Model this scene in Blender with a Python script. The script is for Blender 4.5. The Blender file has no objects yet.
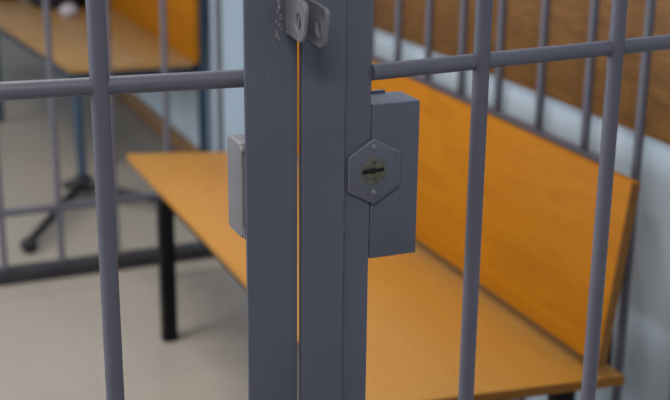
import bpy, bmesh, math, random
from mathutils import Vector, Matrix
random.seed(4)
S = bpy.context.scene
C = S.collection

# ------------------------------------------------------------------ materials
def new_mat(name):
    m = bpy.data.materials.new(name); m.use_nodes = True
    nt = m.node_tree; b = nt.nodes['Principled BSDF']
    return m, nt, b
def ramp(nt, fac, stops, interp='LINEAR'):
    r = nt.nodes.new('ShaderNodeValToRGB'); r.color_ramp.interpolation = interp
    e = r.color_ramp.elements
    while len(e) < len(stops): e.new(0.5)
    for k, (p, c) in enumerate(stops):
        e[k].position = p; e[k].color = (*c, 1)
    nt.links.new(fac, r.inputs['Fac']); return r.outputs['Color']
def coords(nt, scale=(1, 1, 1), loc=(0, 0, 0), rot=(0, 0, 0)):
    t = nt.nodes.new('ShaderNodeTexCoord'); mp = nt.nodes.new('ShaderNodeMapping')
    mp.inputs['Scale'].default_value = scale; mp.inputs['Location'].default_value = loc
    mp.inputs['Rotation'].default_value = rot
    nt.links.new(t.outputs['Object'], mp.inputs['Vector']); return mp.outputs['Vector']
def noise(nt, vec, scale, detail=4, rough=.5, dist=0):
    n = nt.nodes.new('ShaderNodeTexNoise'); n.inputs['Scale'].default_value = scale
    n.inputs['Detail'].default_value = detail; n.inputs['Roughness'].default_value = rough
    n.inputs['Distortion'].default_value = dist
    nt.links.new(vec, n.inputs['Vector']); return n.outputs['Fac']
def mix(nt, fac, a, b, mode='MIX'):
    n = nt.nodes.new('ShaderNodeMix'); n.data_type = 'RGBA'; n.blend_type = mode
    if isinstance(fac, (int, float)): n.inputs[0].default_value = fac
    else: nt.links.new(fac, n.inputs[0])
    for s, v in ((6, a), (7, b)):
        if isinstance(v, tuple): n.inputs[s].default_value = (*v, 1)
        else: nt.links.new(v, n.inputs[s])
    return n.outputs[2]
def bump(nt, b, h, strength, dist=.001):
    n = nt.nodes.new('ShaderNodeBump'); n.inputs['Strength'].default_value = strength
    n.inputs['Distance'].default_value = dist
    nt.links.new(h, n.inputs['Height']); nt.links.new(n.outputs['Normal'], b.inputs['Normal'])

def edge_highlight(nt, c, light, radius=.0014):  # lightens the colour along edges, a painted highlight
    bv = nt.nodes.new('ShaderNodeBevel'); bv.inputs['Radius'].default_value = radius; bv.samples = 6
    g = nt.nodes.new('ShaderNodeNewGeometry')
    d = nt.nodes.new('ShaderNodeVectorMath'); d.operation = 'DOT_PRODUCT'
    nt.links.new(bv.outputs['Normal'], d.inputs[0]); nt.links.new(g.outputs['Normal'], d.inputs[1])
    f = ramp(nt, d.outputs['Value'], [(.90, (.75, .75, .75)), (.995, (0, 0, 0))])
    return mix(nt, f, c, light)
def paint(name, col, col2, rough=.42, chips=True):
    m, nt, b = new_mat(name)
    v = coords(nt)
    c = ramp(nt, noise(nt, v, 9, 5), [(.3, col), (.7, col2)])
    if chips:
        n1 = noise(nt, v, 330, 1); f = ramp(nt, n1, [(.78, (0, 0, 0)), (.82, (1, 1, 1))])
        c = mix(nt, f, c, tuple(min(1, x * 1.7) for x in col2))
        n2 = noise(nt, coords(nt, loc=(3, 1, 7)), 300, 1); f2 = ramp(nt, n2, [(.81, (0, 0, 0)), (.83, (1, 1, 1))])
        c = mix(nt, f2, c, (.012, .012, .016))
    if name in ('grey_enamel', 'worn_light_grey_enamel'): c = edge_highlight(nt, c, tuple(min(1, x * 1.9) for x in col2))
    nt.links.new(c, b.inputs['Base Color'])
    b.inputs['Roughness'].default_value = rough
    bump(nt, b, noise(nt, v, 220, 3), .25, .0006)
    return m
GREY = paint('grey_enamel', (.101, .107, .143), (.117, .123, .160))
BARS = paint('grey_bar_enamel', (.110, .109, .143), (.128, .127, .162), .48)
BOXP = paint('worn_light_grey_enamel', (.17, .165, .18), (.21, .20, .215), .4)
FENCE = paint('fence_enamel', (.115, .115, .145), (.14, .138, .168), .4, False)
DARKRAIL = paint('dark_rail_enamel', (.022, .022, .027), (.032, .031, .036), .45, False)
BLUE = paint('dark_blue_enamel', (.012, .04, .075), (.016, .05, .09), .4, False)
BLACK = paint('black_enamel', (.004, .004, .006), (.006, .006, .008), .5, False)
BLACK.node_tree.nodes['Principled BSDF'].inputs['Specular IOR Level'].default_value = .2

def plain(name, col, rough=.5, metal=0):
    m, nt, b = new_mat(name)
    v = coords(nt)
    nt.links.new(ramp(nt, noise(nt, v, 30, 3), [(.3, tuple(x * .88 for x in col)), (.7, col)]), b.inputs['Base Color'])
    b.inputs['Roughness'].default_value = rough; b.inputs['Metallic'].default_value = metal
    return m
HOLE_SHADE = plain('keyhole_shade', (.004, .004, .004), .8)
STEEL = plain('worn_bare_steel', (.30, .28, .28), .4, .6)
RIVET = plain('painted_rivet', (.20, .20, .23), .4)
DARKCLOTH = plain('dark_cloth', (.014, .014, .020), .9)
PALECLOTH = plain('pale_cloth', (.46, .42, .46), .8)
RUBBER = plain('black_plastic', (.012, .012, .014), .5)

def wood(name, a, bcol, cdark, rough, stretch, spec=.35):
    m, nt, b = new_mat(name)
    v = coords(nt, stretch)
    g = noise(nt, v, 5, 6, .6, 1.2)
    c = ramp(nt, g, [(.25, cdark), (.5, a), (.8, bcol)])
    f = noise(nt, coords(nt, tuple(x * 6 for x in stretch)), 14, 3)
    c = mix(nt, .12, c, ramp(nt, f, [(.35, cdark), (.65, bcol)]))
    nt.links.new(c, b.inputs['Base Color'])
    b.inputs['Roughness'].default_value = rough; b.inputs['Specular IOR Level'].default_value = spec
    bump(nt, b, f, .08, .0006)
    return m
SEATW = wood('varnished_plywood_seat', (.47, .212, .034), (.50, .230, .038), (.43, .190, .029), .40, (4, .55, 1))
BACKW = wood('orange_plywood_back', (.385, .136, .003), (.44, .165, .004), (.315, .105, .002), .5, (1, .55, 4), .15)
EDGEW = wood('plywood_edge', (.27, .11, .014), (.33, .14, .02), (.17, .06, .006), .5, (1, .5, 40))
SEATW2 = wood('pale_plywood_seat', (.36, .20, .075), (.41, .24, .09), (.30, .16, .055), .4, (4, .55, 1))
SKIRT = wood('wooden_skirting', (.30, .17, .08), (.36, .20, .10), (.22, .12, .05), .5, (4, .5, 4))

def key_mat():
    m, nt, b = new_mat('key_plate_enamel')
    v = coords(nt)
    base = ramp(nt, noise(nt, v, 12, 4), [(.3, (.108, .113, .148)), (.7, (.126, .131, .166))])
    ln = nt.nodes.new('ShaderNodeVectorMath'); ln.operation = 'LENGTH'
    mp = coords(nt, (1, .05, 1.0)); nt.links.new(mp, ln.inputs[0])
    ad = nt.nodes.new('ShaderNodeMath'); ad.operation = 'MULTIPLY_ADD'
    nt.links.new(noise(nt, v, 90, 4, .6), ad.inputs[0]); ad.inputs[1].default_value = .014
    nt.links.new(ln.outputs['Value'], ad.inputs[2])
    f = ramp(nt, ad.outputs[0], [(.0185, (1, 1, 1)), (.0255, (0, 0, 0))])
    stain = ramp(nt, noise(nt, v, 130, 3), [(.35, (.060, .056, .042)), (.65, (.17, .150, .095))])
    f2 = nt.nodes.new('ShaderNodeMath'); f2.operation = 'MULTIPLY'; f2.inputs[1].default_value = 1.0
    nt.links.new(f, f2.inputs[0])
    nt.links.new(edge_highlight(nt, mix(nt, f2.outputs[0], base, stain), (.42, .42, .47), .0022), b.inputs['Base Color'])
    b.inputs['Roughness'].default_value = .42
    bump(nt, b, noise(nt, v, 200, 3), .25, .0006)
    return m
KEYP = key_mat()

def floor_mat():
    m, nt, b = new_mat('beige_linoleum')
    v = coords(nt)
    c = ramp(nt, noise(nt, v, 1.4, 4, .55, .6), [(.3, (.33, .29, .245)), (.7, (.40, .35, .29))])
    f = noise(nt, v, 60, 3)
    c = mix(nt, .25, c, ramp(nt, f, [(.3, (.28, .25, .21)), (.7, (.42, .38, .32))]))
    br = nt.nodes.new('ShaderNodeTexBrick'); br.offset = 0
    br.inputs['Scale'].default_value = 1; br.inputs['Brick Width'].default_value = .6; br.inputs['Row Height'].default_value = .6
    br.inputs['Mortar Size'].default_value = .006; br.inputs['Color1'].default_value = (1, 1, 1, 1)
    br.inputs['Color2'].default_value = (.95, .95, .95, 1); br.inputs['Mortar'].default_value = (.93, .93, .93, 1)
    nt.links.new(v, br.inputs['Vector'])
    c = mix(nt, 1.0, c, br.outputs['Color'], 'MULTIPLY')
    nt.links.new(c, b.inputs['Base Color']); b.inputs['Roughness'].default_value = .38
    return m
FLOOR = floor_mat()
def wall_mat(name, a, bc):
    m, nt, b = new_mat(name)
    c = ramp(nt, noise(nt, coords(nt, (14, 14, .5)), 1.0, 4), [(.3, a), (.7, bc)])
    nt.links.new(c, b.inputs['Base Color']); b.inputs['Roughness'].default_value = .5
    bump(nt, b, noise(nt, coords(nt), 90, 3), .15, .001)
    return m
WALL = wall_mat('pale_blue_wall_paint', (.50, .61, .70), (.60, .70, .785))
CEIL = wall_mat('white_ceiling', (.75, .76, .78), (.78, .79, .8))

def mat_weave():
    m, nt, b = new_mat('woven_brown_matting')
    v = coords(nt)
    w = nt.nodes.new('ShaderNodeTexBrick'); w.inputs['Scale'].default_value = 1
    w.inputs['Brick Width'].default_value = .05; w.inputs['Row Height'].default_value = .012
    w.inputs['Mortar Size'].default_value = .0016
    w.inputs['Color1'].default_value = (.225, .098, .017, 1); w.inputs['Color2'].default_value = (.130, .052, .008, 1)
    w.inputs['Mortar'].default_value = (.07, .03, .008, 1)
    vv = coords(nt, rot=(0, 0, 0))
    sp = nt.nodes.new('ShaderNodeSeparateXYZ'); cb = nt.nodes.new('ShaderNodeCombineXYZ')
    nt.links.new(vv, sp.inputs[0]); nt.links.new(sp.outputs['Y'], cb.inputs['X']); nt.links.new(sp.outputs['Z'], cb.inputs['Y'])
    nt.links.new(cb.outputs[0], w.inputs['Vector'])
    n = noise(nt, coords(nt, (1, 3, 18)), 3, 4)
    c = mix(nt, .45, w.outputs['Color'], ramp(nt, n, [(.3, (.12, .048, .008)), (.7, (.27, .12, .024))]))
    nt.links.new(c, b.inputs['Base Color']); b.inputs['Roughness'].default_value = .6
    bump(nt, b, w.outputs['Fac'], -.4, .002)
    return m
WEAVE = mat_weave()

# ------------------------------------------------------------------ mesh tools
def add_box(bm, x0, x1, y0, y1, z0, z1, bev=0, seg=2):
    r = bmesh.ops.create_cube(bm, size=1)['verts']
    for v in r:
        v.co = Vector(((x0 + x1) / 2 + v.co.x * (x1 - x0), (y0 + y1) / 2 + v.co.y * (y1 - y0), (z0 + z1) / 2 + v.co.z * (z1 - z0)))
    if bev:
        ed = list({e for v in r for e in v.link_edges})
        bmesh.ops.bevel(bm, geom=ed, offset=bev, segments=seg, profile=.5, affect='EDGES')
def add_rod(bm, a, b, r, n=24, r2=None):
    a = Vector(a); b = Vector(b); d = b - a
    q = d.to_track_quat('Z', 'Y').to_matrix().to_4x4(); q.translation = (a + b) / 2
    bmesh.ops.create_cone(bm, cap_ends=True, segments=n, radius1=r, radius2=r if r2 is None else r2, depth=d.length, matrix=q)
def add_bead(bm, a, b, r, n, seed):          # a lumpy weld bead
    rnd = random.Random(seed); a = Vector(a); b = Vector(b)
    for k in range(n):
        p = a.lerp(b, (k + .5) / n)
        s = r * rnd.uniform(.7, 1.25)
        bmesh.ops.create_icosphere(bm, subdivisions=2, radius=s, matrix=Matrix.Translation(p) @ Matrix.Diagonal((1, .7, 1, 1)))
def add_prism(bm, pts, axis, t0, t1, bev=0, holes=()):
    """polygon in the two other axes, extruded along axis"""
    def P(u, v, t):
        return Vector((t, u, v)) if axis == 'x' else Vector((u, t, v)) if axis == 'y' else Vector((u, v, t))
    if holes:                                   # bridge outline to one round hole of the same number of points
        hp = holes[0]; n = len(pts)
        A = [bm.verts.new(P(u, v, t0)) for u, v in pts]; B = [bm.verts.new(P(u, v, t1)) for u, v in pts]
        H = [bm.verts.new(P(u, v, t0)) for u, v in hp]; K = [bm.verts.new(P(u, v, t1)) for u, v in hp]
        for i in range(n):
            j = (i + 1) % n
            bm.faces.new((A[i], A[j], H[j], H[i])); bm.faces.new((B[j], B[i], K[i], K[j]))
            bm.faces.new((A[j], A[i], B[i], B[j])); bm.faces.new((H[i], H[j], K[j], K[i]))
    else:
        A = [bm.verts.new(P(u, v, t0)) for u, v in pts]; B = [bm.verts.new(P(u, v, t1)) for u, v in pts]
        n = len(pts)
        bm.faces.new(A); bm.faces.new(B[::-1])
        for i in range(n):
            j = (i + 1) % n
            bm.faces.new((A[j], A[i], B[i], B[j]))
        if bev:
            bmesh.ops.recalc_face_normals(bm, faces=bm.faces)
            es = {e for v in A + B for e in v.link_edges}
            bmesh.ops.bevel(bm, geom=list(es), offset=bev, segments=2, profile=.5, affect='EDGES')
def obj(name, bm, m, parent=None, smooth=True, at=None):
    """links ONE mesh object; at = world point used as the origin"""
    bmesh.ops.recalc_face_normals(bm, faces=bm.faces)
    base = Vector(at) if at is not None else (Vector(parent['_w']) if parent and '_w' in parent.keys() else Vector((0, 0, 0)))
    bmesh.ops.translate(bm, verts=bm.verts, vec=-base)
    me = bpy.data.meshes.new(name); bm.to_mesh(me); bm.free()
    me.materials.append(m)
    if smooth:
        for p in me.polygons: p.use_smooth = True
        me.set_sharp_from_angle(angle=math.radians(35))
    o = bpy.data.objects.new(name, me); C.objects.link(o)
    pw = Vector((0, 0, 0))
    p = parent; ps = Vector((0, 0, 0))
    while p: ps += p.location; p = p.parent
    o.parent = parent; o.location = base - ps
    return o
def box_obj(name, m, parent, *b, bev=0, **k):
    bm = bmesh.new(); add_box(bm, *b, bev=bev); return obj(name, bm, m, parent, **k)
def rod_obj(name, m, parent, a, b, r, n=24):
    bm = bmesh.new(); add_rod(bm, a, b, r, n); return obj(name, bm, m, parent, at=a)
def tag(o, label, cat, group=None):
    o['label'] = label; o['category'] = cat
    if group: o['group'] = group
    return o
def thing(name, label, cat, loc, group=None):
    o = bpy.data.objects.new(name, None); o.empty_display_size = .1; C.objects.link(o); o.location = loc
    return tag(o, label, cat, group)
def struct(o): o['kind'] = 'structure'; return o

# ------------------------------------------------------------------ the setting
WX, WF = 1.62, 1.465          # right wall: recessed near stretch, projecting far stretch
struct(box_obj('floor', FLOOR, None, -3.2, 2.0, -2.2, 10.2, -.1, 0, smooth=False))
bm = bmesh.new()
add_prism(bm, [(WX, -2.2), (WX, 4.72), (WF, 4.72), (WF, 10), (2.0, 10), (2.0, -2.2)], 'z', 0, 3)
struct(obj('wall_right', bm, WALL, None, smooth=False))
struct(box_obj('wall_back', WALL, None, -3.2, 2.0, 10, 10.2, 0, 3, smooth=False))
struct(box_obj('ceiling', CEIL, None, -3.2, 2.0, -2.2, 10.2, 3, 3.1, smooth=False))
struct(box_obj('trim_1', WEAVE, None, WX - .016, WX, -.5, 4.70, .825, 1.12, bev=.003, at=(WX, 0, .8)))
struct(box_obj('baseboard_right', SKIRT, None, WF - .02, WF, 4.76, 9.9, 0, .075, bev=.004, at=(WF, 5, 0)))

# ------------------------------------------------------------------ the cage front: door leaf (with the lock) and the neighbouring leaf
RZ = 1.218; TOP = 2.05
def railR(x): return 1.204 + (x - .555) * .0833
def railL(x): return 1.250 - (x - .167) * .1087
BR = .0096; RR = .0092

door = thing('cage_door', 'grey barred cage door carrying the lock case with hexagonal key plate', 'gate', (.53, 1.22, 0))
box_obj('post', GREY, door, .512, .5536, 1.2, 1.24, 0.0, TOP, bev=.002, at=(.53, 1.22, 0))
bm = bmesh.new(); add_box(bm, .4700, .5195, 1.1945, 1.1998, 0.02, TOP, bev=.0012)
add_box(bm, .4702, .4740, 1.1990, 1.2045, 0.02, TOP)
add_bead(bm, (.5197, 1.1985, 1.04), (.5197, 1.1985, 1.052), .0028, 3, 2)
add_bead(bm, (.5197, 1.1985, 1.232), (.5197, 1.1985, 1.25), .0026, 3, 5)
obj('cover_strip', bm, GREY, door, at=(.495, 1.197, 0))
xs = [.6955, .8895, 1.085, 1.275, 1.466]
xe = 1.466
rail_segments = [.548] + xs
for k in range(len(xs)):
    x = xs[k]; y = railR(x) - .003
    rod_obj('bar', BARS, door, (x, y, .04), (x, y, TOP), BR)
bm = bmesh.new(); add_rod(bm, (.5537, railR(.5537), RZ), (xe, railR(xe), RZ), RR)
for k, x in enumerate(xs):
    for s in (-1,):
        add_bead(bm, (x - .0125, railR(x) - .006, RZ + .006), (x - .0125, railR(x) - .007, RZ - .006), .0022, 4, k * 3 + 11)
obj('cross_rail', bm, BARS, door, at=(.5537, railR(.5537), RZ))
for z in (.05, TOP):
    bm = bmesh.new(); add_rod(bm, (.55, railR(.55) + .01, z), (xe, railR(xe), z), .012); obj('end_rail', bm, BARS, door, at=(.55, 1.21, z))
# lock case with lip, key plate, rivets and keyhole
bm = bmesh.new(); add_box(bm, .5542, .613, 1.1998, 1.25, 1.0026, 1.1830, bev=.0016)
add_box(bm, .5542, .592, 1.247, 1.2515, 1.180, 1.1862, bev=.0006)
case = obj('lock_case', bm, GREY, door, at=(.583, 1.225, 1.095))
kc = Vector((.5558, 1.197, 1.1078))
hexp = [(.5552, 1.1455), (.5878, 1.1280), (.5880, 1.0885), (.5560, 1.0695), (.5242, 1.0868), (.5244, 1.1262)]
bm = bmesh.new(); add_prism(bm, hexp, 'y', 1.1950, 1.1998, bev=.0022)
plate = obj('key_plate', bm, KEYP, case, at=kc)
for x, z in ((.5550, 1.1356), (.5554, 1.0834)):
    bm = bmesh.new()
    bmesh.ops.create_uvsphere(bm, u_segments=16, v_segments=10, radius=.0036, matrix=Matrix.Translation((x, 1.1950, z)) @ Matrix.Diagonal((1, .55, 1, 1)))
    obj('rivet', bm, RIVET, case, at=(x, 1.1955, z))
pts = []                                              # keyhole: slot with a round middle and blunt lobes
for k in range(96):
    a = 2 * math.pi * (k + .5) / 96
    u = .0138 * math.cos(a); s = abs(u) / .0138
    w = max(.0029 * (1 - max(0, (s - .8) / .2) ** 2) ** .5, math.sqrt(max(0, .0044 ** 2 - u * u)))
    w *= 1 + .10 * math.sin(u * 1300)
    v = w * (1 if math.sin(a) >= 0 else -1)
    pts.append((kc.x - .001 + u, kc.z + .0008 + v * .8 + u * .055))
bm = bmesh.new(); add_prism(bm, pts, 'y', 1.1946, 1.1958); obj('keyhole', bm, HOLE_SHADE, case, at=(kc.x, 1.1953, kc.z))  # solid near-black plate, its colour stands in for the shade inside the hole

def ear_outline(n=48, y0=1.2):
    raw = [(y0, 1.268), (1.1600, 1.2648), (1.1535, 1.2668), (1.1490, 1.2725), (1.1430, 1.2980), (1.1440, 1.3045), (1.1490, 1.3075), (y0, 1.3105)]
    # resample with even spacing, starting point fixed
    L = []; tot = 0
    for i in range(len(raw)):
        a = Vector(raw[i]); b = Vector(raw[(i + 1) % len(raw)]); L.append((a, b, (b - a).length)); tot += (b - a).length
    out = []
    for k in range(n):
        d = tot * k / n
        for a, b, l in L:
            if d <= l: out.append(tuple(a.lerp(b, d / l))); break
            d -= l
    return out
def ear(name, parent, x0, x1, y0, dy=0, dz=0, hr=.0092):
    o = [(u + dy, v + dz) for u, v in ear_outline(y0=y0 - dy)]
    c = Vector((1.1640 + dy, 1.2845 + dz))
    h = []
    for u, v in o:
        d = Vector((u, v)) - c; a = math.atan2(d.y, d.x); h.append((c.x + hr * .8 * math.cos(a), c.y + hr * math.sin(a)))
    bm = bmesh.new(); add_prism(bm, o, 'x', x0, x1, holes=(h,))
    e = obj(name, bm, BOXP, parent, at=((x0 + x1) / 2, y0, 1.285 + dz))
    md = e.modifiers.new('bevel', 'BEVEL'); md.width = .0011; md.segments = 2; md.limit_method = 'ANGLE'; md.angle_limit = math.radians(50)
    return e
er = ear('padlock_ear', door, .4752, .4800, 1.1945, dy=.001, dz=-.007)
er['label'] = 'pale grey padlock ear'

leaf = thing('cage_panel', 'grey barred cage leaf with strike box, left of the narrow gap', 'gate', (.44, 1.22, 0))
box_obj('post', GREY, leaf, .426, .4615, 1.2045, 1.234, 0, TOP, bev=.002, at=(.44, 1.22, 0))
bm = bmesh.new(); add_box(bm, .4079, .4667, 1.2, 1.2045, .02, TOP, bev=.0012)
obj('cover_strip', bm, GREY, leaf, at=(.437, 1.202, 0))
bm = bmesh.new(); rnd = random.Random(9)
for k in range(16):                                  # weld spatter beside the ear
    p = (.4465 + rnd.uniform(-.0035, .003), 1.2, 1.262 + k * .0035)
    bmesh.ops.create_icosphere(bm, subdivisions=2, radius=rnd.uniform(.0010, .0023), matrix=Matrix.Translation(p) @ Matrix.Diagonal((1, .6, 1.3, 1)))
for k in range(18):
    p = (rnd.uniform(.432, .456), 1.2, rnd.uniform(1.19, 1.26))
    bmesh.ops.create_icosphere(bm, subdivisions=1, radius=rnd.uniform(.0004, .0009), matrix=Matrix.Translation(p))
wd = obj('weld', bm, BOXP, leaf, at=(.4465, 1.2, 1.28)); wd['label'] = 'pale weld spatter'
el = ear('padlock_ear', leaf, .4528, .4570, 1.2)
el['label'] = 'pale grey padlock ear'
lx = [.264, .0755, -.1145, -.3045]
for x in lx:
    y = railL(x) - .003
    rod_obj('bar', BARS, leaf, (x, y, .04), (x, y, TOP), BR + .0004)
bm = bmesh.new(); add_rod(bm, (.427, railL(.427), RZ), (-.3045, railL(-.3045), RZ), RR + .0004)
obj('cross_rail', bm, BARS, leaf, at=(.427, railL(.427), RZ))
for z in (.05, TOP):
    bm = bmesh.new(); add_rod(bm, (.43, railL(.43), z), (-.3045, railL(-.3045), z), .012); obj('end_rail', bm, BARS, leaf, at=(.43, 1.22, z))
# strike box on the leaf's edge: pressed box with sloped ends
bm = bmesh.new()
prof = [(1.2050, 1.0500), (1.2090, 1.0445), (1.2480, 1.0445), (1.2525, 1.0500), (1.2525, 1.1460), (1.2480, 1.1510), (1.2090, 1.1510), (1.2050, 1.1455)]
add_prism(bm, prof, 'x', .4040, .427, bev=.0020)
add_bead(bm, (.4073, 1.2050, 1.147), (.4071, 1.2048, 1.143), .0034, 2, 3)
add_bead(bm, (.4078, 1.2048, 1.045), (.4065, 1.2048, 1.056), .0018, 4, 6)
sb = obj('strike_box', bm, BOXP, leaf, at=(.415, 1.228, 1.097)); sb['label'] = 'worn lighter grey steel strike box'

# ------------------------------------------------------------------ side fence (behind the bench) and end fence
FX = 1.5
side = thing('side_fence', 'grey barred cage fence running behind the bench along the wall', 'fence', (FX, 2.6, 0))
for k in range(14):
    y = 1.415 + k * .1855
    if y > 3.86: continue
    rod_obj('bar', FENCE, side, (FX, y, 0), (FX, y, TOP), .0100, 16)
box_obj('middle_rail', FENCE, side, FX - .012, FX + .012, 2.085, 3.80, .765, .787, bev=.002, at=(FX, 3, .77))
box_obj('top_rail', FENCE, side, FX - .015, FX + .015, 1.3, 3.90, TOP, TOP + .03, bev=.002, at=(FX, 2.6, TOP))

EY = 3.86
end = thing('end_fence', 'grey barred cage fence crossing the floor beyond the bench, with dark bottom rail', 'fence', (.4, EY, 0))
k = 0
x = .487 - .1842 * 8
while x < 1.47:
    if not 1.40 < x < 1.46:
        rod_obj('bar', FENCE, end, (x, EY, .04), (x, EY, TOP), .0105, 16)
    x += .1842
o = box_obj('bottom_rail', DARKRAIL, end, -1.05, FX - .03, EY - .035, EY + .035, 0, .042, bev=.003, at=(.4, EY, 0)); o['label'] = 'dark grey bottom rail'
box_obj('middle_rail', FENCE, end, -1.05, FX - .03, EY - .010, EY + .010, .222, .244, bev=.002, at=(.4, EY, .22))
box_obj('top_rail', FENCE, end, -1.05, FX - .03, EY - .015, EY + .015, TOP, TOP + .03, bev=.002, at=(.4, EY, TOP))

# ------------------------------------------------------------------ bench inside the cage
bn = thing('bench', 'long orange plywood bench with black legs inside the cage', 'bench', (1.1, 2.7, 0))
Y0, Y1 = 1.775, 3.65
bm = bmesh.new(); add_prism(bm, [(.852, 1.84), (1.366, Y0), (1.366, 3.50), (.852, Y1)], 'z', .428, .450, bev=.003)
seat = obj('seat', bm, SEATW, bn, at=(1.1, 2.7, .44))
bm = bmesh.new()
add_prism(bm, [(.8535, 1.8385), (1.365, Y0 - .0015), (1.365, Y0 + .004), (.8535, 1.844)], 'z', .4300, .4480)
obj('edge_band', bm, EDGEW, seat, smooth=False, at=(1.1, Y0, .44))
bm = bmesh.new()
add_prism(bm, [(1.298, .482), (1.342, .842), (1.3645, .839), (1.3205, .479)], 'y', Y0, 3.60, bev=.003)
back = obj('backrest', bm, BACKW, bn, at=(1.36, 2.7, .45))
bm = bmesh.new()
add_prism(bm, [(1.300, .4845), (1.3435, .8395), (1.3625, .8370), (1.319, .4820)], 'y', Y0 - .0015, Y0 + .004)
obj('edge_band', bm, EDGEW, back, smooth=False, at=(1.36, Y0, .64))
for y in (3.23, 1.885):
    for x in (.857, 1.30):
        bm = bmesh.new(); add_box(bm, x - .0205, x + .0205, y - .0205, y + .0205, .008, .428, bev=.003)
        add_box(bm, x - .0215, x + .0215, y - .0215, y + .0215, 0, .010, bev=.002)
        obj('leg', bm, BLACK, bn, at=(x, y, 0))
    box_obj('crossbar', BLACK, bn, .857, 1.40, y - .018, y + .018, .39, .428, bev=.002, at=(1.1, y, .41))
    bm = bmesh.new(); add_prism(bm, [(1.367, .39), (1.367, .50), (1.3235, .50), (1.3605, .80), (1.386, .80), (1.402, .39)], 'y', y - .02, y + .02, bev=.002)
    obj('back_bracket', bm, BLACK, bn, at=(1.4, y, .4))
for x in (.885, 1.28):
    box_obj('side_rail', BLACK, bn, x - .015, x + .015, 1.88, 3.25, .398, .4278, bev=.002, at=(x, 2.6, .41))

# ------------------------------------------------------------------ second bench beyond the end fence
b2 = thing('bench', 'bench with dark blue steel frame beyond the end fence, against the wall', 'bench', (1.15, 5.6, 0))
bm = bmesh.new(); add_prism(bm, [(.900, 4.74), (1.385, 4.70), (1.385, 7.0), (.69, 7.0)], 'z', .478, .500, bev=.003); obj('seat', bm, SEATW2, b2, at=(1.15, 5.6, .49))
bm = bmesh.new(); add_box(bm, 1.386, 1.410, 4.70, 7.0, .490, .90, bev=.003); obj('backrest', bm, BACKW, b2, at=(1.4, 5.6, .5))
box_obj('seat_frame', BLUE, b2, .905, 1.411, 4.75, 4.785, .438, .478, bev=.002, at=(1.15, 4.68, .45))
bm = bmesh.new(); add_prism(bm, [(.912, 4.785), (.942, 4.785), (.742, 6.9), (.712, 6.9)], 'z', .445, .478, bev=.002); obj('seat_frame', bm, BLUE, b2, at=(.91, 5.6, .45))
bm = bmesh.new(); add_rod(bm, (.912, 4.665, .09), (.922, 4.768, .445), .018, 20)
lg = obj('leg', bm, BLUE, b2, at=(.9, 4.66, .0))
bm = bmesh.new()                                   # black star foot under the front leg
add_rod(bm, (.91, 4.655, .03), (.911, 4.66, .085), .050, 24, .034)
def arm(a, b, r0, r1):
    add_rod(bm, a, b, r0, 12, r1)
arm((.91, 4.655, .06), (.605, 4.11, .035), .020, .016)
arm((.91, 4.655, .06), (1.25, 4.24, .035), .018, .014)
arm((.91, 4.655, .06), (.845, 4.70, .045), .022, .018)
ft = obj('star_foot', bm, RUBBER, lg, at=(.893, 4.645, 0))
for p in ((.605, 4.11), (1.25, 4.24)):
    bm = bmesh.new(); bmesh.ops.create_uvsphere(bm, u_segments=20, v_segments=12, radius=.030, matrix=Matrix.Translation((p[0], p[1], .028)) @ Matrix.Diagonal((1, 1, .92, 1)))
    obj('foot_pad', bm, RUBBER, lg, at=(p[0], p[1], 0))
box_obj('leg', BLUE, b2, .774, .806, 5.98, 6.01, 0, .478, bev=.002, at=(.79, 6, 0))
for y in (4.73, 6.46):
    box_obj('back_post', BLUE, b2, 1.411, 1.442, y - .018, y + .018, 0, .90, bev=.002, at=(1.425, y, 0))

def lump(name, c, r, m, label, cat, seed, amp=.12):
    rnd = random.Random(seed); ph = [rnd.uniform(0, 6.28) for _ in range(6)]
    bm = bmesh.new(); bmesh.ops.create_icosphere(bm, subdivisions=4, radius=1)
    for v in bm.verts:
        d = v.co.normalized()
        k = 1 + amp * (math.sin(3 * d.x + ph[0]) * math.sin(4 * d.y + ph[1]) + .6 * math.sin(7 * d.z + 3 * d.x + ph[2]) + .4 * math.sin(9 * d.y + ph[3]))
        v.co = Vector((d.x * r[0] * k, d.y * r[1] * k, max(d.z, -.75) * r[2] * (k if d.z > -.7 else 1)))
    zmin = min(v.co.z for v in bm.verts)
    bmesh.ops.translate(bm, verts=bm.verts, vec=Vector((c[0], c[1], c[2] - zmin)))
    return tag(obj(name, bm, m, None, at=c), label, cat)
bg = lump('bag', (1.17, 6.30, .500), (.17, .22, .13), DARKCLOTH, 'black soft bag lying on the far bench, behind the pale bundle', 'bag', 3)
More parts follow.
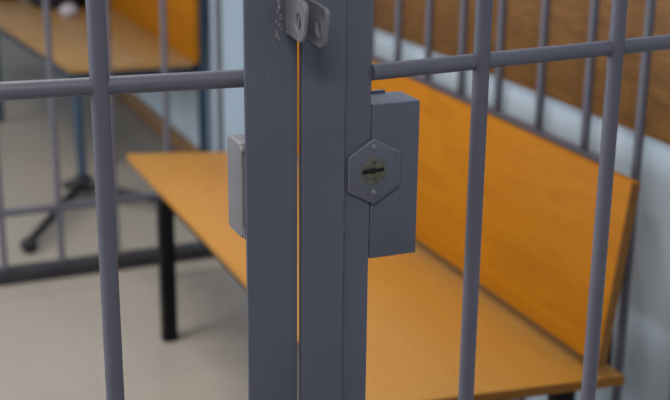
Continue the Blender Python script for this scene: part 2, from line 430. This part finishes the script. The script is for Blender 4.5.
lump('bag', (.955, 6.62, .500), (.06, .12, .06), DARKCLOTH, 'small dark bag at the front edge of the far bench', 'bag', 8)
lump('bundle', (1.135, 5.92, .500), (.045, .045, .036), PALECLOTH, 'small pale rounded bundle on the far bench beside the black bag', 'bundle', 5, .05)

# ------------------------------------------------------------------ light
def area(name, loc, size, sy, power, col, target):
    l = bpy.data.lights.new(name, 'AREA'); l.shape = 'RECTANGLE'; l.size = size; l.size_y = sy; l.energy = power; l.color = col
    o = bpy.data.objects.new(name, l); C.objects.link(o); o.location = loc
    o.rotation_euler = (Vector(target) - Vector(loc)).to_track_quat('-Z', 'Y').to_euler(); return o
for x, y, p in ((.1, 2.9, 44), (-.8, 5.6, 26), (-.4, -.2, 36)):
    area('ceiling_lamp', (x, y, 2.96), 1.2, .35, p, (1.0, .965, .94), (x, y, 0))
area('window_light', (-3.0, 2.9, 1.9), 3.4, 1.4, 118, (.90, .95, 1.0), (.6, 2.9, .9))

w = bpy.data.worlds.new('World'); S.world = w; w.use_nodes = True
w.node_tree.nodes['Background'].inputs['Color'].default_value = (.66, .78, 1, 1)
w.node_tree.nodes['Background'].inputs['Strength'].default_value = .22

# ------------------------------------------------------------------ camera
cd = bpy.data.cameras.new('camera'); cam = bpy.data.objects.new('camera', cd); C.objects.link(cam)
right = Vector((.92098846, -.38947016, .00965706)); up = Vector((.11176188, .28786925, .95112595)); fwd = Vector((.37321514, .87489673, -.30865217))
M = Matrix.Identity(4)
for i in range(3): M[i][0] = right[i]; M[i][1] = up[i]; M[i][2] = -fwd[i]; M[i][3] = (0, 0, 1.5)[i]
cam.matrix_world = M
cd.sensor_width = 36; cd.lens = 1240 / 670 * 36
cd.clip_start = .05; cd.shift_x = -.0010; cd.shift_y = .0020
cd.dof.use_dof = True; cd.dof.focus_distance = 1.355; cd.dof.aperture_fstop = 5.0
S.camera = cam
S.view_settings.view_transform = 'Standard'; S.view_settings.look = 'None'
S.view_settings.exposure = -.1; S.view_settings.gamma = 1; S.view_settings.use_curve_mapping = False
